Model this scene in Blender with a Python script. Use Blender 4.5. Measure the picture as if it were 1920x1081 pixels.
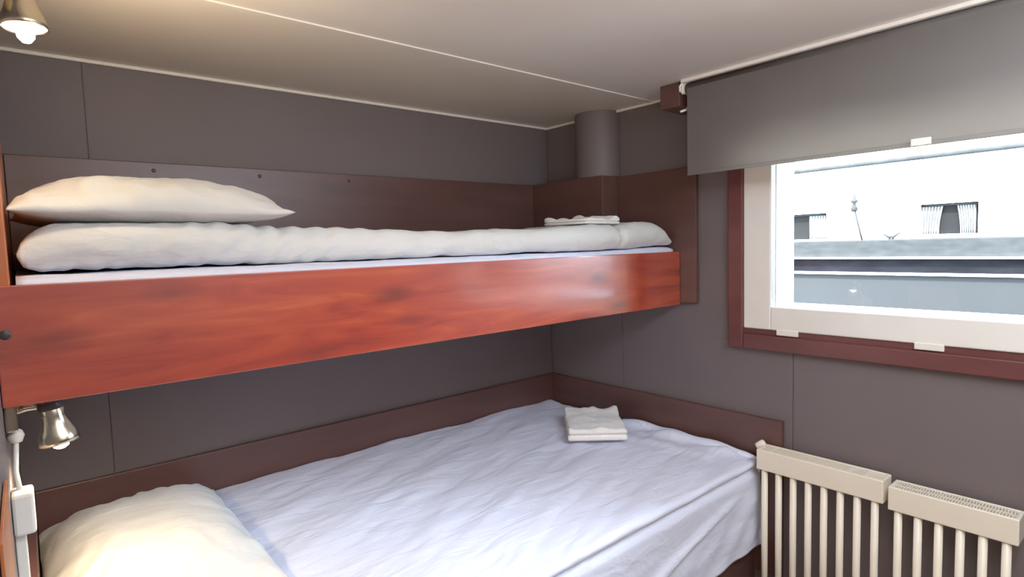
import bpy, bmesh, math, random
from mathutils import Vector, Matrix, noise

sc = bpy.context.scene
for o in list(bpy.data.objects):
    bpy.data.objects.remove(o)
COL = sc.collection
random.seed(4)

# ------------------------------------------------------------------ camera
CAM = Vector((-1.9824, -2.0488, 1.5))
right = Vector((0.76163781, -0.64732468, -0.02964112))
up = Vector((0.07079401, 0.037653, 0.99678005))
fwd = Vector((0.64412425, 0.76128379, -0.07450466))
cam_data = bpy.data.cameras.new('camera')
cam_data.sensor_width = 36.0
cam_data.lens = 36.0 * 1082.93 / 1920.0
cam_data.clip_start = 0.02
cam = bpy.data.objects.new('camera', cam_data)
COL.objects.link(cam)
cam.matrix_world = Matrix(((right.x, up.x, -fwd.x, CAM.x),
                           (right.y, up.y, -fwd.y, CAM.y),
                           (right.z, up.z, -fwd.z, CAM.z), (0, 0, 0, 1)))
sc.camera = cam

# ------------------------------------------------------------------ world, sun, lights, exposure
world = bpy.data.worlds.new('daylight'); sc.world = world
world.use_nodes = True
bg = world.node_tree.nodes['Background']
bg.inputs[0].default_value = (0.72, 0.85, 1.0, 1)
bg.inputs[1].default_value = 28.5


def light(name, kind, loc, energy, color, direction=None, parent=None, **kw):
    d = bpy.data.lights.new(name, kind); d.energy = energy; d.color = color
    for k, v in kw.items(): setattr(d, k, v)
    o = bpy.data.objects.new(name, d); COL.objects.link(o)
    o.location = loc
    if direction is not None:
        o.rotation_euler = Vector(direction).to_track_quat('-Z', 'Y').to_euler()
    if parent is not None: o.parent = parent; o.location = Vector(loc) - parent.location
    return o


light('sun', 'SUN', (0, 0, 6), 32.0, (0.97, 0.98, 1.0), direction=(0.6, 0.15, -0.78), angle=0.05)
ptl = light('window_portal', 'AREA', (0.13, -1.65, 1.55), 1.0, (1, 1, 1), direction=(-1, 0, 0), shape='RECTANGLE', size=1.2, size_y=0.8)
ptl.data.cycles.is_portal = True
# unseen fill lights added behind and above the camera to brighten the room
light('fill_ceiling_front', 'AREA', (-0.9, -2.0, 2.03), 15.0, (0.72, 0.86, 1.0), direction=(0.0, 0.75, -1), shape='RECTANGLE', size=1.2, size_y=0.3)  # added cool fill, slanting down towards the bunks
light('fill_overhead', 'AREA', (-1.2, -2.3, 2.03), 15.0, (0.80, 0.90, 1.0), direction=(0, 0.1, -1), shape='RECTANGLE', size=1.2, size_y=0.6)  # added fill from overhead, mainly for the lower bed
light('fill_up', 'AREA', (-1.4, -2.4, 1.45), 20.0, (1.0, 0.86, 0.66), direction=(0, 0, 1), shape='RECTANGLE', size=1.0, size_y=1.0)  # added warm fill that brightens the ceiling
light('fill_back', 'AREA', (-1.1, -3.2, 1.9), 2.5, (0.9, 0.95, 1.0), direction=(0, 1, -0.3), shape='RECTANGLE', size=1.5, size_y=0.2)  # added weak fill from the far end of the room
light('fill_side', 'AREA', (-2.75, -2.55, 1.15), 15.0, (1.0, 0.80, 0.58), direction=(2.6, 1.2, 0.2), shape='RECTANGLE', size=0.8, size_y=1.1)  # added warm fill from the left for the window wall


sc.view_settings.view_transform = 'Standard'
sc.view_settings.look = 'None'
sc.view_settings.gamma = 1
sc.view_settings.use_curve_mapping = False
sc.view_settings.exposure = 0.0
sc.cycles.use_denoising = True
sc.cycles.max_bounces = 10
sc.cycles.diffuse_bounces = 6
sc.cycles.sample_clamp_indirect = 4.0
sc.cycles.caustics_reflective = False
sc.cycles.caustics_refractive = False


# ------------------------------------------------------------------ materials
def lin(c):
    def f(v):
        v /= 255.0
        return v / 12.92 if v <= 0.04045 else ((v + 0.055) / 1.055) ** 2.4
    return tuple(f(v) for v in c) + (1.0,)


def new_mat(name):
    m = bpy.data.materials.new(name); m.use_nodes = True
    nt = m.node_tree
    return m, nt, nt.nodes['Principled BSDF']


def mottled(name, c1, c2, rough=0.6, scale=6.0, stretch=(1, 1, 1), bump=0.0, bscale=60.0, metal=0.0, coat=0.0, spec=0.5, detail=4.0, sheen=0.0, crough=0.1):
    m, nt, b = new_mat(name)
    N, L = nt.nodes, nt.links
    tc = N.new('ShaderNodeTexCoord'); mp = N.new('ShaderNodeMapping')
    mp.inputs['Scale'].default_value = stretch
    L.new(tc.outputs['Object'], mp.inputs[0])
    nz = N.new('ShaderNodeTexNoise'); nz.inputs['Scale'].default_value = scale; nz.inputs['Detail'].default_value = detail
    L.new(mp.outputs[0], nz.inputs['Vector'])
    cr = N.new('ShaderNodeValToRGB')
    cr.color_ramp.elements[0].position = 0.3; cr.color_ramp.elements[0].color = c1
    cr.color_ramp.elements[1].position = 0.7; cr.color_ramp.elements[1].color = c2
    L.new(nz.outputs['Fac'], cr.inputs[0]); L.new(cr.outputs[0], b.inputs['Base Color'])
    b.inputs['Roughness'].default_value = rough
    b.inputs['Metallic'].default_value = metal
    b.inputs['Coat Weight'].default_value = coat
    b.inputs['Coat Roughness'].default_value = crough
    b.inputs['Specular IOR Level'].default_value = spec
    b.inputs['Sheen Weight'].default_value = sheen
    if bump:
        n2 = N.new('ShaderNodeTexNoise'); n2.inputs['Scale'].default_value = bscale; n2.inputs['Detail'].default_value = 3
        L.new(mp.outputs[0], n2.inputs['Vector'])
        bp = N.new('ShaderNodeBump'); bp.inputs['Strength'].default_value = bump; bp.inputs['Distance'].default_value = 0.01
        L.new(n2.outputs['Fac'], bp.inputs['Height']); L.new(bp.outputs[0], b.inputs['Normal'])
    return m


def cloth_mat(name, col, fold=0.35, sc1=9.0):
    m, nt, b = new_mat(name)
    N, L = nt.nodes, nt.links
    tc = N.new('ShaderNodeTexCoord')
    mp = N.new('ShaderNodeMapping'); mp.inputs['Rotation'].default_value = (0, 0, 0.5); mp.inputs['Scale'].default_value = (1.0, 3.2, 2.0)
    L.new(tc.outputs['Object'], mp.inputs[0])
    n1 = N.new('ShaderNodeTexNoise'); n1.inputs['Scale'].default_value = sc1; n1.inputs['Detail'].default_value = 3; n1.inputs['Distortion'].default_value = 0.8
    L.new(mp.outputs[0], n1.inputs['Vector'])
    n2 = N.new('ShaderNodeTexNoise'); n2.inputs['Scale'].default_value = 700; n2.inputs['Detail'].default_value = 1
    L.new(tc.outputs['Object'], n2.inputs['Vector'])
    ad = N.new('ShaderNodeMath'); ad.operation = 'MULTIPLY_ADD'; ad.inputs[1].default_value = 0.02
    L.new(n2.outputs['Fac'], ad.inputs[0]); L.new(n1.outputs['Fac'], ad.inputs[2])
    bp = N.new('ShaderNodeBump'); bp.inputs['Strength'].default_value = fold; bp.inputs['Distance'].default_value = 0.02
    L.new(ad.outputs[0], bp.inputs['Height']); L.new(bp.outputs[0], b.inputs['Normal'])
    b.inputs['Base Color'].default_value = col
    b.inputs['Roughness'].default_value = 0.85
    b.inputs['Specular IOR Level'].default_value = 0.2
    b.inputs['Sheen Weight'].default_value = 0.15
    return m


def rail_mat():
    m, nt, b = new_mat('varnished_red_wood')
    N, L = nt.nodes, nt.links
    tc = N.new('ShaderNodeTexCoord')
    mp = N.new('ShaderNodeMapping'); mp.inputs['Scale'].default_value = (1.3, 1.0, 9.0)
    L.new(tc.outputs['Object'], mp.inputs[0])
    n1 = N.new('ShaderNodeTexNoise'); n1.inputs['Scale'].default_value = 2.2; n1.inputs['Detail'].default_value = 6; n1.inputs['Distortion'].default_value = 1.2
    L.new(mp.outputs[0], n1.inputs['Vector'])
    cr = N.new('ShaderNodeValToRGB')
    e = cr.color_ramp.elements
    e[0].position = 0.22; e[0].color = (0.16, 0.022, 0.012, 1)
    e[1].position = 0.80; e[1].color = (0.64, 0.140, 0.038, 1)
    k = e.new(0.42); k.color = (0.40, 0.040, 0.015, 1)
    k = e.new(0.60); k.color = (0.50, 0.068, 0.021, 1)
    L.new(n1.outputs['Fac'], cr.inputs[0])
    # dark knots
    mp2 = N.new('ShaderNodeMapping'); mp2.inputs['Scale'].default_value = (2.3, 1.0, 7.0); mp2.inputs['Location'].default_value = (0.37, 0, 0.22)
    L.new(tc.outputs['Object'], mp2.inputs[0])
    vo = N.new('ShaderNodeTexVoronoi'); vo.inputs['Scale'].default_value = 1.3
    L.new(mp2.outputs[0], vo.inputs['Vector'])
    kr = N.new('ShaderNodeValToRGB')
    kr.color_ramp.elements[0].position = 0.05; kr.color_ramp.elements[0].color = (0.35, 0.30, 0.34, 1)
    kr.color_ramp.elements[1].position = 0.26; kr.color_ramp.elements[1].color = (1, 1, 1, 1)
    L.new(vo.outputs['Distance'], kr.inputs[0])
    mx = N.new('ShaderNodeMix'); mx.data_type = 'RGBA'; mx.blend_type = 'MULTIPLY'; mx.inputs[0].default_value = 0.8
    L.new(cr.outputs[0], mx.inputs[6]); L.new(kr.outputs[0], mx.inputs[7])
    L.new(mx.outputs[2], b.inputs['Base Color'])
    b.inputs['Roughness'].default_value = 0.42
    b.inputs['Coat Weight'].default_value = 0.9
    b.inputs['Coat Roughness'].default_value = 0.16
    b.inputs['Coat IOR'].default_value = 3.0
    bp = N.new('ShaderNodeBump'); bp.inputs['Strength'].default_value = 0.06; bp.inputs['Distance'].default_value = 0.01
    L.new(n1.outputs['Fac'], bp.inputs['Height']); L.new(bp.outputs[0], b.inputs['Normal'])
    return m


def emit_mat(name, col, s):
    m, nt, b = new_mat(name)
    b.inputs['Base Color'].default_value = col
    b.inputs['Emission Color'].default_value = col
    b.inputs['Emission Strength'].default_value = s
    return m


def glass_mat():
    m, nt, b = new_mat('window_glass')
    N, L = nt.nodes, nt.links
    out = N['Material Output']
    tr = N.new('ShaderNodeBsdfTransparent'); tr.inputs[0].default_value = (0.96, 0.98, 0.98, 1)
    gl = N.new('ShaderNodeBsdfGlossy'); gl.inputs['Roughness'].default_value = 0.02
    fr = N.new('ShaderNodeFresnel'); fr.inputs[0].default_value = 1.35
    mx = N.new('ShaderNodeMixShader')
    L.new(fr.outputs[0], mx.inputs[0]); L.new(tr.outputs[0], mx.inputs[1]); L.new(gl.outputs[0], mx.inputs[2])
    L.new(mx.outputs[0], out.inputs[0])
    return m


def blind_mat(*a, **k):
    m = mottled(*a, **k)
    N, L = m.node_tree.nodes, m.node_tree.links
    tr = N.new('ShaderNodeBsdfTranslucent'); tr.inputs[0].default_value = (0.62, 0.55, 0.48, 1)
    mx = N.new('ShaderNodeMixShader'); mx.inputs[0].default_value = 0.52
    L.new(N['Principled BSDF'].outputs[0], mx.inputs[1]); L.new(tr.outputs[0], mx.inputs[2])
    L.new(mx.outputs[0], N['Material Output'].inputs[0])
    return m


M = dict(
    wall=mottled('grey_wall_paint', (0.158, 0.132, 0.138, 1), (0.174, 0.146, 0.152, 1), rough=0.55, scale=2.5, bump=0.03, bscale=120),
    gap=mottled('dark_joint', (0.05, 0.045, 0.048, 1), (0.06, 0.05, 0.055, 1), rough=0.8),
    ceil=mottled('cream_ceiling_paint', (0.74, 0.71, 0.69, 1), (0.78, 0.75, 0.73, 1), rough=0.45, scale=2.0, bump=0.02, bscale=30),
    trimw=mottled('white_trim_paint', (0.78, 0.74, 0.71, 1), (0.84, 0.80, 0.77, 1), rough=0.4, scale=20),
    brown=mottled('dark_brown_board', (0.103, 0.049, 0.043, 1), (0.132, 0.063, 0.055, 1), rough=0.38, scale=3, stretch=(1, 1, 6), coat=0.25, crough=0.3),
    trimb=mottled('mahogany_window_trim', (0.125, 0.042, 0.040, 1), (0.16, 0.055, 0.052, 1), rough=0.35, scale=5, stretch=(1, 1, 3), coat=0.3, crough=0.25),
    orange=mottled('orange_wood', (0.42, 0.12, 0.04, 1), (0.62, 0.24, 0.09, 1), rough=0.4, scale=4, stretch=(3, 3, 0.6), coat=0.4, crough=0.2),
    rail=rail_mat(),
    sheet=cloth_mat('sky_tinted_sheet', (0.72, 0.75, 0.90, 1), 0.42, 6),  # blue of the sky light put into the white sheet's colour
    linen=cloth_mat('white_linen', (0.68, 0.68, 0.67, 1), 0.30, 10),
    pillow=cloth_mat('white_pillowcase', (0.66, 0.655, 0.64, 1), 0.22, 9),
    towel=mottled('white_terry', (0.90, 0.88, 0.86, 1), (0.93, 0.92, 0.90, 1), rough=0.95, scale=40, bump=0.4, bscale=300, spec=0.1, sheen=0.3),
    cream=mottled('cream_radiator_enamel', (0.80, 0.73, 0.62, 1), (0.84, 0.77, 0.66, 1), rough=0.38, scale=9),
    sash=mottled('cream_sash_paint', (0.77, 0.745, 0.70, 1), (0.81, 0.785, 0.74, 1), rough=0.4, scale=8),
    outw=mottled('white_exterior_paint', (0.84, 0.84, 0.84, 1), (0.88, 0.88, 0.88, 1), rough=0.6, scale=3),
    chrome=mottled('brushed_brass_steel', (0.62, 0.56, 0.42, 1), (0.72, 0.66, 0.52, 1), rough=0.22, scale=20, metal=1.0),
    black=mottled('dark_socket', (0.05, 0.045, 0.045, 1), (0.07, 0.06, 0.06, 1), rough=0.45, scale=20),
    plastic=mottled('white_plastic', (0.78, 0.76, 0.70, 1), (0.82, 0.80, 0.74, 1), rough=0.35, scale=20),
    bulb=emit_mat('lit_bulb', (1.0, 0.86, 0.62, 1), 30.0),
    floor=mottled('brown_floor', (0.10, 0.075, 0.06, 1), (0.14, 0.10, 0.08, 1), rough=0.5, scale=3, stretch=(1, 8, 1)),
    blind=blind_mat('grey_blind_fabric', (0.255, 0.240, 0.240, 1), (0.275, 0.258, 0.258, 1), rough=0.85, scale=12, bump=0.08, bscale=500),
    glass=glass_mat(),
    roofgrey=mottled('weathered_grey_ledge', (0.0231, 0.02365, 0.0231, 1), (0.0319, 0.03245, 0.03135, 1), rough=0.7, spec=0.0, scale=3, stretch=(1, 3, 8)),
    darkband=mottled('dark_rubbing_strake', (0.00588, 0.00588, 0.007, 1), (0.0105, 0.01036, 0.0119, 1), rough=0.7, spec=0.0, scale=2, stretch=(1, 2, 8)),
    hull=mottled('blue_grey_hull_paint', (0.027, 0.027, 0.027, 1), (0.03, 0.03, 0.03, 1), rough=0.6, spec=0.0, scale=1.2),
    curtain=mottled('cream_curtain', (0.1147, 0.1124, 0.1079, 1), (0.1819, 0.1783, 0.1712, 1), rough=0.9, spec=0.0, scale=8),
    dkglass=mottled('dark_cabin_glass', (0.011016, 0.0108, 0.010368, 1), (0.015912, 0.0156, 0.014976, 1), rough=0.5, spec=0.0, scale=1),
    greymet=mottled('grey_deck_metal', (0.025704, 0.0252, 0.024192, 1), (0.037944, 0.0372, 0.035712, 1), rough=0.6, spec=0.0, scale=9),
    water=mottled('canal_water', (0.06, 0.08, 0.08, 1), (0.09, 0.11, 0.11, 1), rough=0.15, scale=3),
)


# ------------------------------------------------------------------ mesh helpers
def world_loc(o):
    v = Vector((0, 0, 0))
    while o is not None:
        v += o.location; o = o.parent
    return v


def link(name, bm, mat, parent=None, smooth=False, origin=None):
    """links bm (world coordinates) as one mesh object; children keep their parent's frame"""
    base = world_loc(parent) if parent is not None else Vector(origin or (0, 0, 0))
    bmesh.ops.translate(bm, vec=-base, verts=bm.verts)
    bmesh.ops.recalc_face_normals(bm, faces=bm.faces)
    me = bpy.data.meshes.new(name); bm.to_mesh(me); bm.free()
    mats = mat if isinstance(mat, (list, tuple)) else [mat]
    for m in mats: me.materials.append(m)
    if smooth:
        for p in me.polygons: p.use_smooth = True
    o = bpy.data.objects.new(name, me); COL.objects.link(o)
    if parent is not None: o.parent = parent
    else: o.location = base
    return o


def empty(name, loc):
    o = bpy.data.objects.new(name, None); COL.objects.link(o); o.location = loc
    o.empty_display_size = 0.05
    return o


def tag(o, label, cat, group=None):
    o['label'] = label; o['category'] = cat
    if group: o['group'] = group
    return o


def struct(o):
    o['kind'] = 'structure'
    return o


def add_box(bm, x0, x1, y0, y1, z0, z1, bev=0.0, seg=2):
    b2 = bmesh.new()
    bmesh.ops.create_cube(b2, size=1.0)
    for v in b2.verts:
        v.co = Vector(((x0 + x1) / 2 + v.co.x * abs(x1 - x0), (y0 + y1) / 2 + v.co.y * abs(y1 - y0), (z0 + z1) / 2 + v.co.z * abs(z1 - z0)))
    if bev: bmesh.ops.bevel(b2, geom=list(b2.edges), offset=bev, segments=seg, affect='EDGES', profile=0.5)
    merge(bm, b2)
    return bm


def merge(bm, b2):
    me = bpy.data.meshes.new('tmp'); b2.to_mesh(me); b2.free(); bm.from_mesh(me); bpy.data.meshes.remove(me)


def boxbm(*a, **k): return add_box(bmesh.new(), *a, **k)


def add_tube(bm, pts, r, n=12, caps=True):
    """tube through pts; r a number or a list"""
    pts = [Vector(p) for p in pts]
    rs = r if isinstance(r, (list, tuple)) else [r] * len(pts)
    rings = []
    ref = None
    for i, p in enumerate(pts):
        d = (pts[min(i + 1, len(pts) - 1)] - pts[max(i - 1, 0)]).normalized()
        if ref is None:
            ref = Vector((0, 0, 1)) if abs(d.z) < 0.9 else Vector((1, 0, 0))
        a = d.cross(ref).normalized(); b = d.cross(a).normalized()
        ref = a.cross(d) if a.cross(d).length > 0 else ref
        rings.append([bm.verts.new(p + (a * math.cos(2 * math.pi * k / n) + b * math.sin(2 * math.pi * k / n)) * rs[i]) for k in range(n)])
    for i in range(len(rings) - 1):
        for k in range(n):
            bm.faces.new((rings[i][k], rings[i][(k + 1) % n], rings[i + 1][(k + 1) % n], rings[i + 1][k]))
    if caps:
        bm.faces.new(rings[0]); bm.faces.new(rings[-1])
    return bm


def add_lathe(bm, prof, loc, axis, n=32):
    """prof = [(radius, distance along axis)]"""
    axis = Vector(axis).normalized()
    q = Vector((0, 0, 1)).rotation_difference(axis)
    loc = Vector(loc); rings = []
    for r, h in prof:
        if r < 1e-6: rings.append([bm.verts.new(loc + q @ Vector((0, 0, h)))])
        else: rings.append([bm.verts.new(loc + q @ Vector((r * math.cos(2 * math.pi * k / n), r * math.sin(2 * math.pi * k / n), h))) for k in range(n)])
    for i in range(len(rings) - 1):
        A, B = rings[i], rings[i + 1]
        for k in range(n):
            k2 = (k + 1) % n
            if len(A) == 1 and len(B) == 1: continue
            if len(A) == 1: bm.faces.new((A[0], B[k2], B[k]))
            elif len(B) == 1: bm.faces.new((A[k], A[k2], B[0]))
            else: bm.faces.new((A[k], A[k2], B[k2], B[k]))
    return bm


def fbm(p, o=3):
    return noise.fractal(Vector(p), 1.0, 2.0, o)


def sstep(a, b, x):
    t = max(0.0, min(1.0, (x - a) / (b - a))); return t * t * (3 - 2 * t)


def ridge(x, w): return math.exp(-(x / w) ** 2)


def grid_faces(bm, G, close_u=False):
    n = len(G)
    for i in range(n if close_u else n - 1):
        A, B = G[i], G[(i + 1) % n]
        for j in range(len(A) - 1):
            bm.faces.new((A[j], A[j + 1], B[j + 1], B[j]))


# ------------------------------------------------------------------ the room
H = 2.058
XL = -2.025          # inner face of the bunk-end wall
YF, XW = -3.3, -3.0  # far end of the room behind the photographer

struct(link('floor', boxbm(XW - .1, 0.14, YF - .1, 0.1, -0.08, 0.0), M['floor']))
struct(link('ceiling', boxbm(XW - .1, 0.14, YF - .1, 0.1, H, H + 0.1), M['ceil']))
struct(link('trim_1', boxbm(-2.025, -0.001, -0.627, -0.605, H - 0.0035, H + 0.001, bev=0.0012), M['ceil']))   # cover strip on the ceiling joint

# back wall in sheets with open joints
bm = bmesh.new()
seams = [XL, -1.815, 0.0]
for a, b in zip(seams[:-1], seams[1:]):
    add_box(bm, a + 0.0012, b - 0.0012, 0.0, 0.02, 0.0, H, bev=0.0012)
add_box(bm, XL, 0.14, 0.003, 0.1, 0.0, H)
wb = struct(link('wall_back', bm, M['wall']))

# window wall: sheets below, beside and above the window opening
WY0, WY1, WZ0, WZ1 = -1.105, -2.10, 1.258, 1.92
bm = bmesh.new()
for (a, b) in ((0.0, -0.446), (-0.446, -1.179), (-1.179, -2.4), (-2.4, YF)):
    add_box(bm, 0, 0.02, b + 0.0012, a - 0.0012, 0.0, 1.13, bev=0.0012)
for (a, b) in ((0.0, -0.446), (-0.446, -0.98)):
    add_box(bm, 0, 0.02, b + (0.002 if b > -.9 else 0), a - 0.002, 1.13, H, bev=0.0)
add_box(bm, 0, 0.02, -2.3, -0.98, WZ1 + .02, H)
add_box(bm, 0, 0.02, YF, -2.2, 1.13, H)
add_box(bm, 0.0035, 0.14, WY0, 0.1, 0, H)
add_box(bm, 0.0035, 0.14, YF, WY1, 0, H)
add_box(bm, 0.0035, 0.14, WY1, WY0, 0, WZ0)
add_box(bm, 0.0035, 0.14, WY1, WY0, WZ1, H)
struct(link('wall_right', bm, M['wall']))

struct(link('wall_left', boxbm(XL - 0.06, XL, -1.35, 0.1, 0, H), M['wall']))
bm = boxbm(XW, XL - 0.06, -1.35, -1.29, 0, H)
add_box(bm, XW - 0.1, XW, YF, -1.29, 0, H)
struct(link('wall_entrance', bm, M['wall']))
struct(link('wall_front', boxbm(XW, 0.14, YF - 0.1, YF, 0, H), M['wall']))

# white beads between walls and ceiling
struct(link('trim_2', boxbm(XL, 0.0, -0.012, 0.0, H - 0.010, H, bev=0.003), M['trimw']))
struct(link('trim_3', boxbm(-0.012, 0.0, -0.80, -0.012, H - 0.010, H, bev=0.003), M['trimw']))
struct(link('trim_4', boxbm(-0.188, -0.170, -3.0, -0.868, H - 0.012, H, bev=0.003), M['trimw']))

# painted round pipe casing near the corner of the window wall
bm = bmesh.new()
add_lathe(bm, [(0.106, 1.781), (0.106, 1.9), (0.106, H - 0.012), (0.104, H)], (-0.004, -0.335, 0), (0, 0, 1), 48)
pc = link('pipe_casing', bm, M['wall'], smooth=True, origin=(-0.004, -0.335, 1.781))
tag(pc, 'round grey painted pipe casing rising to the ceiling beside the room corner', 'pipe')

# ------------------------------------------------------------------ window
wn = empty('window_1', (0, -1.6, 1.11)); struct(wn)
bm = bmesh.new()       # mahogany surround
TY0, TY1, TZ0, TZ1 = -0.953, -2.26, 1.108, 2.0
add_box(bm, -0.024, 0.0, TY0 - 0.056, TY0, TZ0, TZ1, bev=0.004)
add_box(bm, -0.024, 0.0, TY1, TY1 + 0.056, TZ0, TZ1, bev=0.004)
add_box(bm, -0.024, 0.0, TY1 + 0.056, TY0 - 0.056, TZ0, TZ0 + 0.052, bev=0.004)
add_box(bm, -0.024, 0.0, TY1 + 0.056, TY0 - 0.056, TZ1 - 0.056, TZ1, bev=0.004)
link('window_trim', bm, M['trimb'], wn)
bm = bmesh.new()       # rebate seen in the gap under the sash
add_box(bm, -0.010, 0.004, TY1 + 0.05, TY0 - 0.05, TZ0 + 0.052, 1.182)
link('window_sill', bm, M['trimb'], wn)
SY0, SY1, SZ0, SZ1 = -1.009, -2.20, 1.180, 1.94
bm = bmesh.new()
add_box(bm, -0.016, 0.020, SY0 - 0.098, SY0, SZ0, SZ1, bev=0.004)
add_box(bm, -0.016, 0.020, SY1, SY1 + 0.098, SZ0, SZ1, bev=0.004)
add_box(bm, -0.016, 0.020, SY1 + 0.098, SY0 - 0.098, SZ0, SZ0 + 0.080, bev=0.004)
add_box(bm, -0.016, 0.020, SY1 + 0.098, SY0 - 0.098, SZ1 - 0.080, SZ1, bev=0.004)
link('window_sash', bm, M['sash'], wn)
link('window_pane', boxbm(0.004, 0.008, SY1 + 0.09, SY0 - 0.09, SZ0 + 0.07, SZ1 - 0.07), M['glass'], wn)
bm = bmesh.new()       # white reveal outside the glass
add_box(bm, 0.020, 0.155, WY0 - 0.006, WY0 + 0.004, WZ0 - 0.004, WZ1, bev=0.001)
add_box(bm, 0.020, 0.155, WY1 - 0.004, WY1 + 0.006, WZ0 - 0.004, WZ1, bev=0.001)
add_box(bm, 0.020, 0.165, WY1, WY0, WZ0 - 0.012, WZ0 + 0.002, bev=0.001)
add_box(bm, 0.020, 0.155, WY1, WY0, WZ1 - 0.006, WZ1 + 0.006, bev=0.001)
link('window_reveal', bm, M['outw'], wn)
for ya in (-1.129, -1.532):
    link('hinge', boxbm(-0.019, -0.009, ya - 0.072, ya, 1.164, 1.184, bev=0.002), M['plastic'], wn)

# ------------------------------------------------------------------ roller blind
bl = tag(empty('roller_blind', (-0.165, -1.56, 1.73)), 'grey roller blind hanging from the ceiling and half covering the window', 'blind')
BX = -0.165
bm = bmesh.new()
add_box(bm, BX - 0.0008, BX + 0.0008, -2.28, -0.881, 1.738, H - 0.03)
link('fabric', bm, M['blind'], bl)
link('bottom_bar', boxbm(BX - 0.0035, BX + 0.0035, -2.28, -0.881, 1.727, 1.739, bev=0.002), M['blind'], bl)
bm = bmesh.new(); add_tube(bm, [(BX + 0.022, -2.28, H - 0.03), (BX + 0.022, -0.872, H - 0.03)], 0.0225, 24)
link('roller_tube', bm, M['blind'], bl, smooth=True)
bm = boxbm(BX - 0.010, BX - 0.002, -1.600, -1.555, 1.728, 1.747, bev=0.002)
add_box(bm, BX - 0.007, BX - 0.002, -1.585, -1.570, 1.712, 1.730, bev=0.002)
link('pull_tab', bm, M['plastic'], bl)
bm = boxbm(BX - 0.008, BX + 0.05, -0.869, -0.862, H - 0.045, H, bev=0.002)
add_tube(bm, [(BX + 0.01, -0.862, H - 0.03), (BX + 0.01, -0.853, H - 0.034)], 0.012, 14)
add_tube(bm, [(BX - 0.004, -0.866, H - 0.006), (BX - 0.010, -0.858, H - 0.020), (BX - 0.004, -0.856, H - 0.036)], 0.004, 8)
link('end_bracket', bm, M['plastic'], bl)
bk = link('blind_block', boxbm(-0.170, -0.02, -0.852, -0.772, H - 0.085, H, bev=0.003), M['brown'], origin=(-0.1, -0.81, H - 0.085))
tag(bk, 'small dark brown wooden block under the ceiling at the blind corner', 'wood block')
bm = bmesh.new(); add_tube(bm, [(-0.172, -0.858, H - 0.106), (-0.150, -0.868, H - 0.098), (-0.13, -0.87, H - 0.09)], 0.004, 8)
add_tube(bm, [(-0.13, -0.87, H - 0.098), (-0.13, -0.858, H - 0.085)], 0.004, 8)
link('hook', bm, M['plastic'], bk, smooth=True)

# ------------------------------------------------------------------ upper bunk
ub = tag(empty('upper_bunk', (-1.0, -0.375, 1.249)), 'upper bunk with glossy red wood front rail and dark brown back boards', 'bunk bed', 'bunks')
RZ0, RZ1, RY = 1.249, 1.457, -0.7515
link('front_rail', boxbm(XL + 0.001, -0.021, RY, RY + 0.026, RZ0, RZ1, bev=0.002), M['rail'], ub)
bm = bmesh.new(); add_lathe(bm, [(0, -0.003), (0.006, -0.0028), (0.0085, -0.001), (0.0085, 0.002)], (-2.0115, RY - 0.0005, 1.374), (0, 1, 0), 18)
link('bolt', bm, M['black'], bpy.data.objects['front_rail'], smooth=True)
bp_ = link('back_board', boxbm(-1.999, -0.001, -0.020, -0.001, RZ0, 1.779, bev=0.002), M['brown'], ub)
for x in (-1.66, -1.355, -1.039):
    bm = bmesh.new(); add_lathe(bm, [(0, -0.0025), (0.004, -0.002), (0.006, 0.0), (0.006, 0.002)], (x, -0.0205, 1.755), (0, 1, 0), 16)
    link('screw_cap', bm, M['trimb'], bp_, smooth=True)
link('foot_board', boxbm(-0.020, -0.001, -0.822, -0.021, RZ0 + 0.008, 1.777, bev=0.002), M['brown'], ub)
link('pipe_box', boxbm(-0.118, -0.0205, -0.446, -0.0205, 1.305, 1.779, bev=0.002), M['brown'], ub)
link('head_board', boxbm(XL + 0.001, -2.0, -0.7245, -0.001, RZ0, 1.779, bev=0.002), M['orange'], ub)
link('bed_base', boxbm(-1.999, -0.021, RY + 0.027, -0.021, 1.285, 1.303), M['outw'], ub)  # unseen underside, made white to bounce light onto the lower bed

# mattress: fitted sheet bulging a little over the rail
bm = bmesh.new()
nx, ny = 120, 30
G = []
for i in range(nx + 1):
    x = -1.992 + (1.966) * i / nx
    row = []
    for j in range(ny + 1):
        t = j / ny
        y = -0.7235 + 0.69 * t
        d = min(t * 0.69, (1 - t) * 0.69)
        zz = 1.459 + 0.012 * (1 - math.exp(-d / 0.02)) + 0.0022 * fbm((x * 9, y * 9, 0))
        zz += 0.012 * ridge(t, 0.25) * sstep(-0.45, -0.1, x) * 0.6
        row.append(bm.verts.new((min(x, -0.120) if y > -0.455 else x, y, zz)))
    G.append(row)
grid_faces(bm, G)
bot = [[bm.verts.new((G[i][j].co.x, G[i][j].co.y, 1.304)) for j in (0, ny)] for i in range(nx + 1)]
for i in range(nx):
    bm.faces.new((G[i][0], G[i + 1][0], bot[i + 1][0], bot[i][0]))
    bm.faces.new((G[i][ny], bot[i][1], bot[i + 1][1], G[i + 1][ny]))
    bm.faces.new((bot[i][0], bot[i + 1][0], bot[i + 1][1], bot[i][1]))
for i in (0, nx):
    bm.faces.new([v for v in G[i]] + [bot[i][1], bot[i][0]])
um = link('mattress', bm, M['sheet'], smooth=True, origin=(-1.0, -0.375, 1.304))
tag(um, 'thin mattress in a white fitted sheet showing along the upper bunk rail', 'mattress', 'mattresses')

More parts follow.
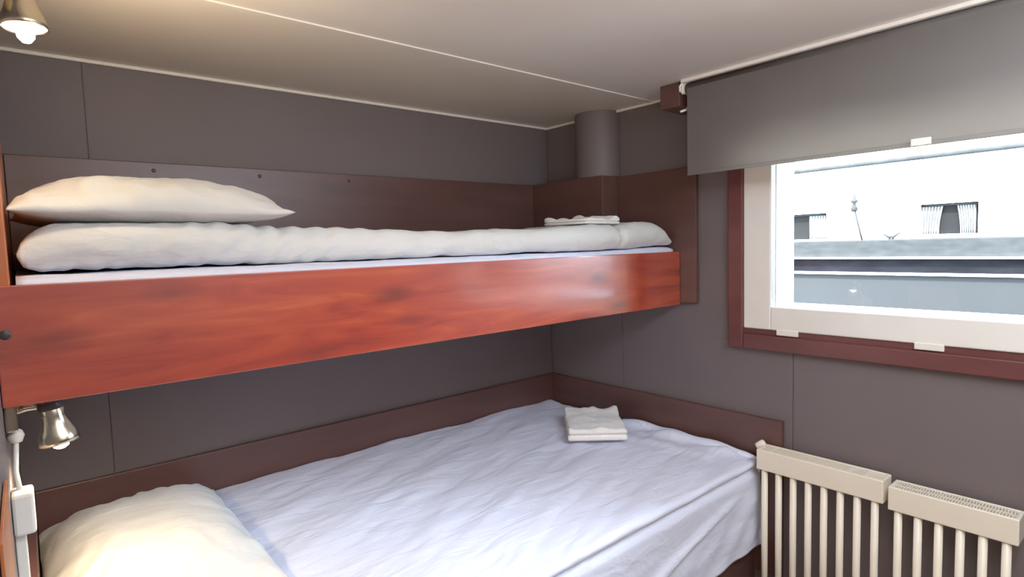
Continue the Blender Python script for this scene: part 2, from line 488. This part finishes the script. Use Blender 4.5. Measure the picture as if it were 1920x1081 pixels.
# duvet lying along the upper bunk
TOP = [(-1.99, 1.540), (-1.93, 1.566), (-1.64, 1.571), (-1.50, 1.561), (-1.25, 1.552), (-1.0, 1.547), (-0.7, 1.551), (-0.45, 1.563), (-0.37, 1.564), (-0.335, 1.549), (-0.30, 1.562), (-0.22, 1.575), (-0.13, 1.574), (-0.06, 1.548), (-0.024, 1.520)]


def interp(tab, x):
    for (a, za), (b, zb) in zip(tab[:-1], tab[1:]):
        if x <= b:
            t = max(0, (x - a) / (b - a)); t = t * t * (3 - 2 * t) * 0.5 + t * 0.5
            return za + (zb - za) * t
    return tab[-1][1]


def duvet():
    bm = bmesh.new()
    nx, nr = 260, 26
    x0, x1 = -1.988, -0.028
    G = []
    for i in range(nx + 1):
        x = x0 + (x1 - x0) * i / nx
        zt = interp(TOP, x)
        zb = 1.4745 + 0.010 * sstep(-0.30, -0.05, x)
        e0 = min(1.0, (x - x0) / 0.035); e1 = min(1.0, (x1 - x) / 0.05)
        k = (math.sqrt(max(0, 1 - (1 - e0) ** 2)) * 0.9 + 0.1) * (math.sqrt(max(0, 1 - (1 - e1) ** 2)) * 0.9 + 0.1)
        hz = (zt - zb) / 2; zc = (zt + zb) / 2
        hz *= k
        if e1 < 1: zc = zb + (zc - zb) * (0.55 + 0.45 * e1)
        yf = -0.672 - 0.062 * sstep(-1.2, -0.25, x) + 0.012 * fbm((x * 3, 0.3, 7)); yb = -0.045
        if e1 < 1: yf += 0.012 * (1 - e1)
        notch = ridge(x + 0.337, 0.012)
        yf += 0.010 * notch; hz *= 1 - 0.10 * notch
        ring = []
        for a in range(nr + 1):             # front half circle
            th = -math.pi / 2 - math.pi * a / nr
            ring.append((yf + hz + hz * math.cos(th) * 1.0, zc + hz * math.sin(th)))
        m = 40
        for a in range(1, m):
            t = a / m; ring.append((yf + hz + (yb - hz - yf - hz) * t, zc + hz))
        for a in range(nr // 2 + 1):
            th = math.pi / 2 - math.pi * a / (nr // 2)
            ring.append((yb - hz + hz * math.cos(th), zc + hz * math.sin(th)))
        G.append([bm.verts.new((x, y, z)) for y, z in ring])
    n = len(G[0])
    for i in range(nx):
        for j in range(n):
            bm.faces.new((G[i][j], G[i][(j + 1) % n], G[i + 1][(j + 1) % n], G[i + 1][j]))
    bm.faces.new(G[0]); bm.faces.new(list(reversed(G[-1])))
    bmesh.ops.recalc_face_normals(bm, faces=bm.faces); bm.normal_update()
    off = {}
    for v in bm.verts:
        p = v.co
        d = 0.0045 * fbm((p.x * 6, p.y * 6, p.z * 10)) + 0.002 * fbm((p.x * 22, p.y * 14, p.z * 22))
        w = ridge(p.x + 1.52, 0.22)
        s = p.x * 1.0 - (p.z - 1.5) * 1.1
        d += w * 0.0028 * math.sin(s * 105 + 3 * fbm((p.x * 5, p.z * 5, 1)))
        w2 = ridge(p.x + 1.86, 0.16) * sstep(1.54, 1.48, p.z)
        d += w2 * 0.006 * fbm((p.x * 26, p.y * 10, p.z * 40), 2)
        d += ridge(p.x + 1.1, 0.3) * 0.0015 * math.sin((p.x * 0.4 - p.z) * 120)
        off[v.index] = d
    bm.verts.index_update()
    for v in bm.verts:
        p = v.co + v.normal * off[v.index]
        if p.z < 1.4735: p.z = 1.4735
        if p.y > -0.024: p.y = -0.024
        if p.y > -0.46 and p.x > -0.122: p.x = -0.122
        v.co = p
    return bm


dv = link('duvet', duvet(), M['linen'], smooth=True, origin=(-1.0, -0.36, 1.474))
tag(dv, 'white duvet spread along the upper bunk with a puffed-up foot end', 'duvet')


# pillows
def pillow(cx, cy, zbase, la, lb, T, rest, seed, lift=0.0, rot=0.0, pow_=0.55, below=0.32, wr=1.0, wall_x=None):
    """la, lb half sizes along X and Y; the seam stands at zbase + T*below, the top at zbase + T*(1+below)"""
    bm = bmesh.new()
    n, m = 72, 60
    cr, srr = math.cos(rot), math.sin(rot)

    def pt(u, v, side):
        e = max(0.0, (1 - abs(u) ** 3.2) * (1 - abs(v) ** 3.2))
        h = e ** pow_
        x = la * u * (1 - 0.055 * (1 - v * v) * abs(u) ** 2); y = lb * v * (1 - 0.055 * (1 - u * u) * abs(v) ** 2)
        edge = 1 - h
        z = zbase + T * below + (T * h if side else -T * below * h)
        wrk = 0.016 * wr * fbm((x * 7 + seed, y * 7, side * 3.0)) * (0.35 + edge)
        ang = math.atan2(v, u)
        wrk += 0.005 * wr * h * edge * 3 * math.sin(ang * 17 + 4 * fbm((u * 2, v * 2, seed)))
        wrk += 0.006 * wr * fbm((x * 18 + seed, y * 18, 5)) * (0.3 + edge)
        z += wrk * min(1, e * 12) if side else 0
        z += 0.008 * fbm((x * 5, y * 5, seed + 9)) * edge
        z += lift * (u)
        X = cx + x * cr - y * srr; Y = cy + x * srr + y * cr
        if wall_x is not None and X < wall_x: X = wall_x + 0.001 * u
        return (X, Y, max(z, rest))

    def par(i, n):     # denser towards the seams
        t = -1 + 2 * i / n
        return math.sin(t * math.pi / 2) * 0.6 + t * 0.4
    top = [[bm.verts.new(pt(par(i, n), par(j, m), 1)) for j in range(m + 1)] for i in range(n + 1)]
    botm = [[top[i][j] if i in (0, n) or j in (0, m) else bm.verts.new(pt(par(i, n), par(j, m), 0)) for j in range(m + 1)] for i in range(n + 1)]
    grid_faces(bm, top)
    for i in range(n):
        for j in range(m):
            f = (botm[i][j], botm[i + 1][j], botm[i + 1][j + 1], botm[i][j + 1])
            if len(set(f)) >= 3:
                try: bm.faces.new(f)
                except ValueError: pass
    return bm


p1 = link('pillow', pillow(-1.742, -0.455, 1.566, 0.257, 0.235, 0.083, 1.5685, 3.1, below=0.30, wall_x=-1.996), M['pillow'], smooth=True, origin=(-1.735, -0.455, 1.565))
tag(p1, 'white pillow lying on the duvet at the head of the upper bunk', 'pillow', 'pillows')


# folded towels
def towel(w, d, h, seed, folds=2, bunch=0.0):
    """folded towel in its own frame: front fold along -Y"""
    bm = bmesh.new()
    lay = h / folds
    n, m, q = 30, 26, 10
    for L_ in range(folds):
        z0 = L_ * lay + 0.0006
        G = []
        for i in range(n + 1):
            u = -1 + 2 * i / n
            prof = []
            hh = lay / 2 * 0.97
            for a in range(q + 1):
                th = -math.pi / 2 - math.pi * a / q
                prof.append((-d / 2 + hh + hh * math.cos(th), z0 + hh + hh * math.sin(th)))
            for a in range(1, m):
                prof.append((-d / 2 + hh + (d - 2 * hh) * a / m, z0 + 2 * hh))
            for a in range(q + 1):
                th = math.pi / 2 - math.pi * a / q
                prof.append((d / 2 - hh + hh * math.cos(th), z0 + hh + hh * math.sin(th)))
            for a in range(1, m):
                prof.append((d / 2 - hh - (d - 2 * hh) * a / m, z0))
            row = []
            k = 1 - 0.25 * max(0, abs(u) - 0.93) / 0.07
            for y, z in prof:
                x = u * w / 2 * (1 - 0.02 * L_) + 0.004 * fbm((y * 9, z * 9, seed + L_))
                zz = z0 + hh + (z - z0 - hh) * k
                if L_ == folds - 1 and z > z0 + hh:
                    zz += (0.007 if bunch else 0.014) * fbm((x * 11, y * 11, seed)) + bunch * ridge(u - 0.75, 0.22) * (0.6 + 0.4 * fbm((y * 12, 1, seed)))
                    zz += 0.006 * ridge(y / d - 0.42, 0.14) * (1 + math.cos(u * 6.5))
                row.append(bm.verts.new((x, y, zz)))
            G.append(row)
        k = len(G[0])
        for i in range(n):
            for j in range(k):
                bm.faces.new((G[i][j], G[i][(j + 1) % k], G[i + 1][(j + 1) % k], G[i + 1][j]))
        bm.faces.new(G[0]); bm.faces.new(list(reversed(G[-1])))
    return bm


def put_towel(w, d, h, loc, rot, seed, label, **k):
    bm = towel(w, d, h, seed, **k)
    bmesh.ops.rotate(bm, verts=bm.verts, cent=(0, 0, 0), matrix=Matrix.Rotation(rot, 3, 'Z'))
    bmesh.ops.translate(bm, verts=bm.verts, vec=loc)
    o = link('folded_towel', bm, M['towel'], smooth=True, origin=loc)
    return tag(o, label, 'towel', 'folded towels')


put_towel(0.20, 0.20, 0.020, (-0.375, -0.565, 1.567), math.radians(4), 2.0, 'folded white towel lying on the duvet near the foot of the upper bunk', bunch=0.022)

# ------------------------------------------------------------------ lower bunk
lb = tag(empty('lower_bunk', (-1.0, -0.55, 0.0)), 'lower bunk with dark brown boards along the walls under the mattress', 'bunk bed', 'bunks')
LZ = 0.863
link('back_board', boxbm(-1.999, -0.001, -0.020, -0.001, 0.30, LZ, bev=0.002), M['brown'], lb)
link('foot_board', boxbm(-0.020, -0.001, -1.151, -0.021, 0.30, LZ, bev=0.002), M['brown'], lb)
link('head_board', boxbm(XL + 0.001, -2.0, -0.70, -0.001, 0.30, LZ, bev=0.002), M['brown'], lb)
link('front_board', boxbm(-1.999, -0.021, -1.055, -1.030, 0.0, 0.47, bev=0.002), M['brown'], lb)
link('bed_base', boxbm(-1.999, -0.021, -1.029, -0.021, 0.40, 0.42), M['brown'], lb)
link('end_panel', boxbm(XL + 0.001, XL + 0.005, -1.20, -0.955, 0.0, 1.185, bev=0.001), M['orange'], lb)


def lower_sheet():
    """mattress with its sheet: top, rounded front and foot edges, cloth hanging over the front"""
    bm = bmesh.new()
    ztop = 0.738
    YE, XE = -1.085, -0.036
    na, nb = 190, 150
    La, Lb = 1.96 + 0.26, 1.065 + 0.31

    def drop(s):      # arc length past the start of the rounding -> (outward, down)
        r = 0.016
        q = r * math.pi / 2
        if s <= 0: return s, 0.0
        if s < q: return r * math.sin(s / r), r * (1 - math.cos(s / r))
        return r, r + (s - q)
    G = []
    for i in range(na + 1):
        sa = La * (i / na)
        ax = sa - (1.96 - 0.016)
        row = []
        for j in range(nb + 1):
            t = j / nb
            sb = Lb * t
            by = sb - (1.065 - 0.016)
            ox, dx = drop(ax)
            oy, dy = drop(by)
            x = (XE - 0.016 + ox) if ax > 0 else -1.996 + sa
            y = (YE + 0.016 - oy) if by > 0 else -0.022 - sb * (1.047 / 1.049)
            x = max(x, -1.996)
            z = ztop - dx - dy
            xx = min(x, -0.05)
            # top: slope to the front, ripples of the pulled sheet
            flat = 1.0 if by < 0 and ax < 0 else 0.0
            z += -0.014 * sstep(-0.1, -1.05, y) * (1 if dy < 0.05 else 1)
            dwr = 0.0085 * fbm((x * 1.6 + y * 1.2, (y - x * 0.45) * 8, 0.7)) + 0.0028 * fbm((x * 5, (y - x * 0.4) * 22, 2.0))
            if dy < 0.02 and dx < 0.02: z += dwr
            # bunched cloth along the foot end
            f = ridge(x + 0.075, 0.045) * sstep(-0.40, -0.55, y) * sstep(-1.07, -0.95, y)
            if dx < 0.03: z += f * (0.014 + 0.010 * math.sin(y * 28 + x * 35))
            f2 = ridge(x + 0.20 + (y + 0.6) * 0.16, 0.028) * sstep(-0.5, -0.65, y) * sstep(-1.05, -0.9, y)
            if dy < 0.02: z += f2 * 0.007
            # side of the mattress
            if by > 0:
                below = dy
                y += 0.015 * ridge(below - 0.034, 0.011)                    # crease beneath the top edge
                fold = 0.009 * fbm((x * 2.5 + below * 5, below * 6 - x * 1.5, 4.0)) * sstep(0.05, 0.14, below)
                lead = below - 0.19 - (x + 0.62) * -0.22
                fold += 0.013 * ridge(lead, 0.014) * sstep(-0.95, -0.80, x) * sstep(-0.15, -0.40, x)
                fold += 0.0028 * math.sin(x * 42 + below * 45) * sstep(-0.55, -0.1, x) * sstep(0.05, 0.2, below)
                y -= fold
                y = min(y, -1.060)
                hem = 0.428 + 0.006 * fbm((x * 12, 0, 1)) + 0.010 * math.sin(x * 9)
                z = max(z, hem - 0.0002 * j)
            z = max(z, 0.425 - 0.0001 * j)
            x = min(x, -0.024)
            row.append(bm.verts.new((x, y, z)))
        G.append(row)
    grid_faces(bm, G)
    bmesh.ops.remove_doubles(bm, verts=bm.verts, dist=0.00002)
    return bm


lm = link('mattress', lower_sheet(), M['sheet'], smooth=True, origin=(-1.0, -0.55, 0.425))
sol = lm.modifiers.new('cloth', 'SOLIDIFY'); sol.thickness = 0.003; sol.offset = -1
tag(lm, 'lower bunk mattress in a wrinkled white sheet hanging over its front', 'mattress', 'mattresses')
# rolled hem of the sheet lying along the foot end, ending in a loose corner
bm = bmesh.new()
pts, rr = [], []
for k in range(41):
    t = k / 40
    y = -0.50 - 0.585 * t
    pts.append((-0.062 + 0.012 * math.sin(t * 7) + 0.015 * t, y, 0.735 - 0.012 * t + 0.005 * math.sin(t * 11 + 1)))
    rr.append((0.006 + 0.016 * sstep(0, 0.25, t) + 0.004 * math.sin(t * 19)) * (1 - 0.75 * sstep(0.90, 1.0, t)))
add_tube(bm, pts, rr, 14)
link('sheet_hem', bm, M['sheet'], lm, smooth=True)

p2 = link('pillow', pillow(-1.787, -0.395, 0.738, 0.222, 0.345, 0.110, 0.735, 8.4, below=0.16, wr=0.9, pow_=0.75, wall_x=-1.997), M['pillow'], smooth=True, origin=(-1.787, -0.395, 0.735))
tag(p2, 'large white pillow lit by the lamp at the head of the lower bunk', 'pillow', 'pillows')
put_towel(0.225, 0.275, 0.050, (-0.262, -0.505, 0.744), math.radians(-42), 5.0, 'small folded white towel lying on the sheet of the lower bunk')

# ------------------------------------------------------------------ reading lamps
WARM = (1.0, 0.76, 0.46)


def shade_profile(k):
    # (radius, distance from the top): narrow socket flaring to a bell
    return [(0.000, 0.0), (0.016, 0.0), (0.0195, 0.003), (0.0195, 0.040), (0.0205, 0.050), (0.024, 0.062), (0.0285, 0.073), (0.0312, 0.084), (0.0318, 0.092),
            (0.0300, 0.092), (0.0290, 0.084), (0.0262, 0.073), (0.021, 0.062), (0.0175, 0.050), (0.0, 0.047)]


def lamp_head(parent, rim, axis, power, light_name, bulb_out=0.012):
    axis = Vector(axis).normalized(); rim = Vector(rim)
    top = rim - axis * 0.092
    bm = bmesh.new(); add_lathe(bm, shade_profile(0), top, axis, 36)
    sh = link('lamp_shade', bm, M['chrome'], parent, smooth=True)
    bm = bmesh.new(); add_lathe(bm, [(0.0199, 0.012), (0.0205, 0.013), (0.0205, 0.026), (0.0199, 0.027)], top, axis, 30)
    link('socket_band', bm, M['black'], sh, smooth=True)
    bm = bmesh.new()
    add_lathe(bm, [(0.0, 0.056), (0.016, 0.058), (0.0255, 0.078), (0.0285, 0.0905), (0.018, 0.094), (0.013, 0.095), (0.0115, 0.095 + bulb_out * 0.6), (0.006, 0.095 + bulb_out * 0.95), (0.0, 0.095 + bulb_out)], top, axis, 30)
    link('bulb', bm, M['bulb'], parent, smooth=True)
    side = axis.cross(Vector((0, 1, 0))).normalized()
    bm = bmesh.new()
    add_tube(bm, [top + side * 0.0205 + axis * 0.004, top + side * 0.0235 - axis * 0.004], 0.005, 12)
    link('knob', bm, M['chrome'], sh, smooth=True)
    light(light_name, 'SPOT', rim + axis * (0.004 + bulb_out), power, WARM, direction=axis, parent=parent, spot_size=math.radians(176), spot_blend=0.5, shadow_soft_size=0.028)
    return top


l1 = tag(empty('reading_lamp', (XL, -0.69, 1.21)), 'brass coloured spot reading lamp on the wall below the upper bunk rail', 'lamp', 'reading lamps')
ax = Vector((0.14, -0.02, -1)).normalized()
top = lamp_head(l1, (-1.950, -0.683, 1.158), ax, 8.0, 'lower_lamp_light', 0.010)
bm = bmesh.new(); add_tube(bm, [(XL + 0.012, -0.69, 1.228), (XL + 0.030, -0.688, 1.232), (-1.982, -0.684, 1.231), (-1.976, -0.683, 1.229)], 0.0065, 12)
link('arm', bm, M['chrome'], l1, smooth=True)
bm = boxbm(XL + 0.0005, XL + 0.018, -0.722, -0.664, 1.198, 1.247, bev=0.004)
link('wall_mount', bm, M['chrome'], l1)
bm = bmesh.new(); add_lathe(bm, [(0, -0.014), (0.009, -0.011), (0.013, 0), (0.010, 0.009), (0.004, 0.013), (0.004, 0.02)], (XL + 0.013, -0.695, 1.186), (0, 0, 1), 20)
link('switch_knob', bm, M['cream'], l1, smooth=True)
bm = bmesh.new()
add_tube(bm, [(XL + 0.013, -0.695, 1.176), (XL + 0.011, -0.70, 1.150), (XL + 0.009, -0.71, 1.125), (XL + 0.013, -0.735, 1.098)], 0.0042, 10)
link('cord', bm, M['plastic'], l1, smooth=True)

l2 = tag(empty('reading_lamp', (XL, -0.80, 1.93)), 'lit spot reading lamp under the ceiling at the head of the upper bunk', 'lamp', 'reading lamps')
top = lamp_head(l2, (-1.951, -0.80, 1.876), Vector((0.05, -0.06, -1)), 2.0, 'upper_lamp_light', 0.020)
bm = boxbm(XL + 0.0005, XL + 0.018, -0.832, -0.768, 1.935, 2.0, bev=0.004)
link('wall_mount', bm, M['chrome'], l2)
bm = bmesh.new(); add_tube(bm, [(XL + 0.016, -0.80, 1.965), (XL + 0.040, -0.80, 1.968), (-1.974, -0.80, 1.960)], 0.0065, 12)
link('arm', bm, M['chrome'], l2, smooth=True)
# added unseen spot beside the lamp, aimed up to warm the ceiling
light('ceiling_warm_fill', 'SPOT', (-1.88, -0.86, 1.80), 9.0, WARM, direction=(0.5, 0.45, 0.8), parent=l2, spot_size=math.radians(140), spot_blend=0.9, shadow_soft_size=0.03)

# wall socket box and its cable trunking
sb = link('socket_box', boxbm(XL + 0.0005, XL + 0.031, -0.770, -0.715, 1.028, 1.100, bev=0.005), M['plastic'], origin=(XL, -0.74, 1.028))
tag(sb, 'white plastic socket box on the left wall under the lower lamp', 'socket box')
ct = link('cable_trunking', boxbm(XL + 0.0005, XL + 0.016, -0.745, -0.722, 0.05, 1.028, bev=0.002), M['plastic'], origin=(XL, -0.73, 0.05))
tag(ct, 'narrow white cable trunking running down the left wall below the socket box', 'trunking')


# ------------------------------------------------------------------ radiators
def radiator(y0, y1, ztop, n, label, slots):
    yc = (y0 + y1) / 2
    r = tag(empty('radiator', (-0.066, yc, 0.0)), label, 'radiator', 'cream radiators')
    xf, xb = -0.104, -0.030
    zh = ztop - 0.070
    bm = bmesh.new()       # hollow casing: front, back, ends
    add_box(bm, xf, xf + 0.010, y1, y0, zh, ztop, bev=0.003)
    add_box(bm, xb - 0.008, xb, y1, y0, zh, ztop, bev=0.003)
    add_box(bm, xf + 0.004, xb - 0.003, y0 - 0.010, y0, zh, ztop, bev=0.003)
    add_box(bm, xf + 0.004, xb - 0.003, y1, y1 + 0.010, zh, ztop, bev=0.003)
    add_box(bm, xf + 0.005, xb - 0.003, y1 + 0.004, y0 - 0.004, zh, zh + 0.012)
    link('top_casing', bm, M['cream'], r)
    bm = bmesh.new()
    if slots == 'fine':
        k = 40
        for i in range(k):
            y = y1 + 0.012 + (y0 - y1 - 0.024) * (i + 0.5) / k
            add_box(bm, xf + 0.008, xb - 0.006, y - 0.0014, y + 0.0014, ztop - 0.012, ztop - 0.001)
        add_box(bm, -0.069, -0.065, y1 + 0.008, y0 - 0.008, ztop - 0.012, ztop - 0.0015)
    else:
        for i in range(4):
            x = xf + 0.016 + 0.0145 * i
            add_box(bm, x, x + 0.0048, y1 + 0.008, y0 - 0.008, ztop - 0.010, ztop - 0.0015, bev=0.001)
        for y in (y1 + 0.05, y1 + 0.10, y0 - 0.04):
            add_box(bm, xf + 0.008, xb - 0.006, y - 0.006, y + 0.006, ztop - 0.012, ztop - 0.002, bev=0.001)
    link('grille', bm, M['cream'], r)
    pitch = (y0 - y1) / n
    first = None
    for i in range(n):
        y = y0 - pitch * (i + 0.48)
        if first is None:
            bm = bmesh.new(); add_tube(bm, [(-0.090, y, 0.13), (-0.090, y, 0.4), (-0.090, y, zh + 0.006)], 0.0105, 14)
            first = link('tube', bm, M['cream'], r, smooth=True); yy = y
        else:
            t = first.copy(); COL.objects.link(t); t.parent = r; t.location = Vector((0, y - yy, 0))
    link('bottom_header', boxbm(-0.104, -0.050, y1, y0, 0.09, 0.14, bev=0.006), M['cream'], r)
    for y in (y0 - 0.06, y1 + 0.06):
        link('foot', boxbm(-0.088, -0.060, y - 0.015, y + 0.015, 0.0, 0.092, bev=0.002), M['cream'], r)
    for y in (y0 - 0.06, y1 + 0.06):
        link('wall_hook', boxbm(xb - 0.002, -0.0005, y - 0.012, y + 0.012, zh + 0.01, zh + 0.04), M['cream'], r)
    return r


r1 = radiator(-1.102, -1.486, 0.779, 8, 'cream eight-tube radiator next to the foot of the lower bunk', 'long')
r2 = radiator(-1.498, -1.790, 0.768, 6, 'cream six-tube radiator under the window at the right edge', 'fine')
# valve beside the bed
v = tag(empty('radiator_valve', (-0.03, -1.08, 0.74)), 'small radiator valve between the bed corner and the first radiator', 'valve')
bm = bmesh.new(); add_lathe(bm, [(0, 0), (0.011, 0.0), (0.013, 0.004), (0.013, 0.026), (0.010, 0.032), (0, 0.033)], (-0.052, -1.078, 0.768), (0.25, -0.65, 0.5), 20)
link('knob', bm, M['cream'], v, smooth=True)
bm = bmesh.new(); add_tube(bm, [(-0.060, -1.103, 0.748), (-0.056, -1.096, 0.752), (-0.053, -1.090, 0.760), (-0.052, -1.084, 0.772)], 0.006, 12)
link('pipe', bm, M['chrome'], v, smooth=True)

# ------------------------------------------------------------------ outside: the boat moored alongside
bt = tag(empty('houseboat', (4.0, -1.0, -0.3)), 'white houseboat with curtained cabin windows moored outside the window', 'boat')
bx = 4.0
W1 = (0.80, 0.262, 1.470, 1.722)
W2 = (-0.497, -0.903, 1.487, 1.745)
bm = bmesh.new()      # cabin side with two openings
ys = [4.0, W1[0], W1[1], W2[0], W2[1], -7.0]
for a, b in ((4.0, W1[0]), (W1[1], W2[0]), (W2[1], -7.0)):
    add_box(bm, bx, bx + 0.06, b, a, 1.40, 2.9)
for a, b, z0, z1 in (W1, W2):
    add_box(bm, bx, bx + 0.06, b, a, 1.40, z0); add_box(bm, bx, bx + 0.06, b, a, z1, 2.9)
link('cabin_wall', bm, M['outw'], bt)
link('cabin_roof', boxbm(bx - 0.06, bx + 3.0, -7, 4, 2.9, 2.96, bev=0.01), M['outw'], bt)
bm = bmesh.new(); add_tube(bm, [(bx - 0.035, 4.0, 2.125), (bx - 0.035, -7.0, 2.185)], 0.020, 12)
link('gutter', bm, M['greymet'], bt, smooth=True)
link('moulding', boxbm(bx - 0.022, bx, -7.0, 4.0, 1.832, 1.852, bev=0.004), M['outw'], bt)
bm = boxbm(bx - 0.25, bx + 0.02, -7, 4, 1.30, 1.452, bev=0.01)
link('deck_ledge', bm, M['roofgrey'], bt)
link('rubbing_strake', boxbm(bx - 0.22, bx, -7, 4, 1.16, 1.29), M['darkband'], bt)
bm = boxbm(bx - 0.275, bx, -7, 4, 1.285, 1.303, bev=0.003)
add_box(bm, bx - 0.275, bx, -7, 4, 1.145, 1.166, bev=0.003)
link('white_line', bm, M['outw'], bt)
link('hull', boxbm(bx - 0.24, bx + 3.0, -7, 4, -0.5, 1.150, bev=0.01), M['hull'], bt)
for wi, (a, b, z0, z1) in enumerate((W1, W2)):
    f = link('window', boxbm(bx + 0.050, bx + 0.058, b - 0.01, a + 0.01, z0 - 0.01, z1 + 0.01), M['dkglass'], bt)
    bm = bmesh.new()
    add_box(bm, bx - 0.012, bx + 0.01, b - 0.02, b, z0 - 0.02, z1 + 0.02); add_box(bm, bx - 0.012, bx + 0.01, a, a + 0.02, z0 - 0.02, z1 + 0.02)
    add_box(bm, bx - 0.012, bx + 0.01, b, a, z0 - 0.02, z0); add_box(bm, bx - 0.012, bx + 0.01, b, a, z1, z1 + 0.02)
    link('window_frame', bm, M['outw'], f)
    spans = [(0.44, 0.262)] if wi == 0 else [(-0.500, -0.655), (-0.755, -0.880)]
    for (c0, c1) in spans:
        bm = bmesh.new(); G = []
        n = 60
        for i in range(n + 1):
            t = i / n; row = []
            for j in range(9):
                s = j / 8
                pinch = 1 - 0.18 * math.sin(s * math.pi * 0.5) if wi == 1 else 1
                yy = c0 + (c1 - c0) * t * pinch if c0 > -0.7 else c1 + (c0 - c1) * t * pinch
                row.append(bm.verts.new((bx + 0.030 + 0.010 * math.sin(t * 44 + s), yy, z1 - 0.022 - (z1 - z0 - 0.024) * s)))
            G.append(row)
        grid_faces(bm, G)
        c = link('curtain', bm, M['curtain'], f, smooth=True)
        sm = c.modifiers.new('cloth', 'SOLIDIFY'); sm.thickness = 0.002
    bm = bmesh.new(); add_tube(bm, [(bx + 0.028, b, z1 - 0.012), (bx + 0.028, a, z1 - 0.012)], 0.007, 8)
    link('curtain_rod', bm, M['greymet'], f, smooth=True)

pl = tag(empty('deck_pole', (3.93, -0.06, 1.452)), 'thin leaning pole with a small lamp head on the houseboat ledge', 'pole')
bm = bmesh.new(); add_tube(bm, [(3.93, -0.07, 1.452), (3.93, -0.03, 1.62), (3.93, -0.005, 1.73)], 0.008, 8)
link('shaft', bm, M['greymet'], pl, smooth=True)
bm = bmesh.new(); add_lathe(bm, [(0, -0.03), (0.022, -0.025), (0.030, 0.0), (0.018, 0.02), (0.012, 0.045), (0.03, 0.06), (0.03, 0.075), (0.012, 0.09), (0.010, 0.12), (0, 0.13)], (3.93, 0.0, 1.745), (0, 0, 1), 16)
link('lamp_head', bm, M['greymet'], pl, smooth=True)
bm = bmesh.new(); add_tube(bm, [(3.92, -0.02, 1.80), (3.92, -0.10, 1.66), (3.92, -0.18, 1.56), (3.92, -0.27, 1.50)], 0.004, 6)
link('rope', bm, M['greymet'], pl, smooth=True)
cl = tag(empty('mooring_cleat', (3.90, -0.30, 1.452)), 'grey mooring cleat on the houseboat ledge between the two cabin windows', 'cleat')
bm = bmesh.new(); add_tube(bm, [(3.90, -0.25, 1.50), (3.90, -0.29, 1.475), (3.90, -0.33, 1.475), (3.90, -0.38, 1.51)], [0.006, 0.011, 0.011, 0.006], 10)
link('horns', bm, M['greymet'], cl, smooth=True)
bm = bmesh.new(); add_tube(bm, [(3.90, -0.30, 1.453), (3.90, -0.30, 1.476)], 0.010, 10); add_tube(bm, [(3.90, -0.325, 1.453), (3.90, -0.325, 1.476)], 0.010, 10)
link('base', bm, M['greymet'], cl, smooth=True)
struct(link('trim_5', boxbm(0.2, 3.76, -9, 6, -0.36, -0.30), M['water']))
bpy.data.objects['trim_5'].name = 'canal_water'
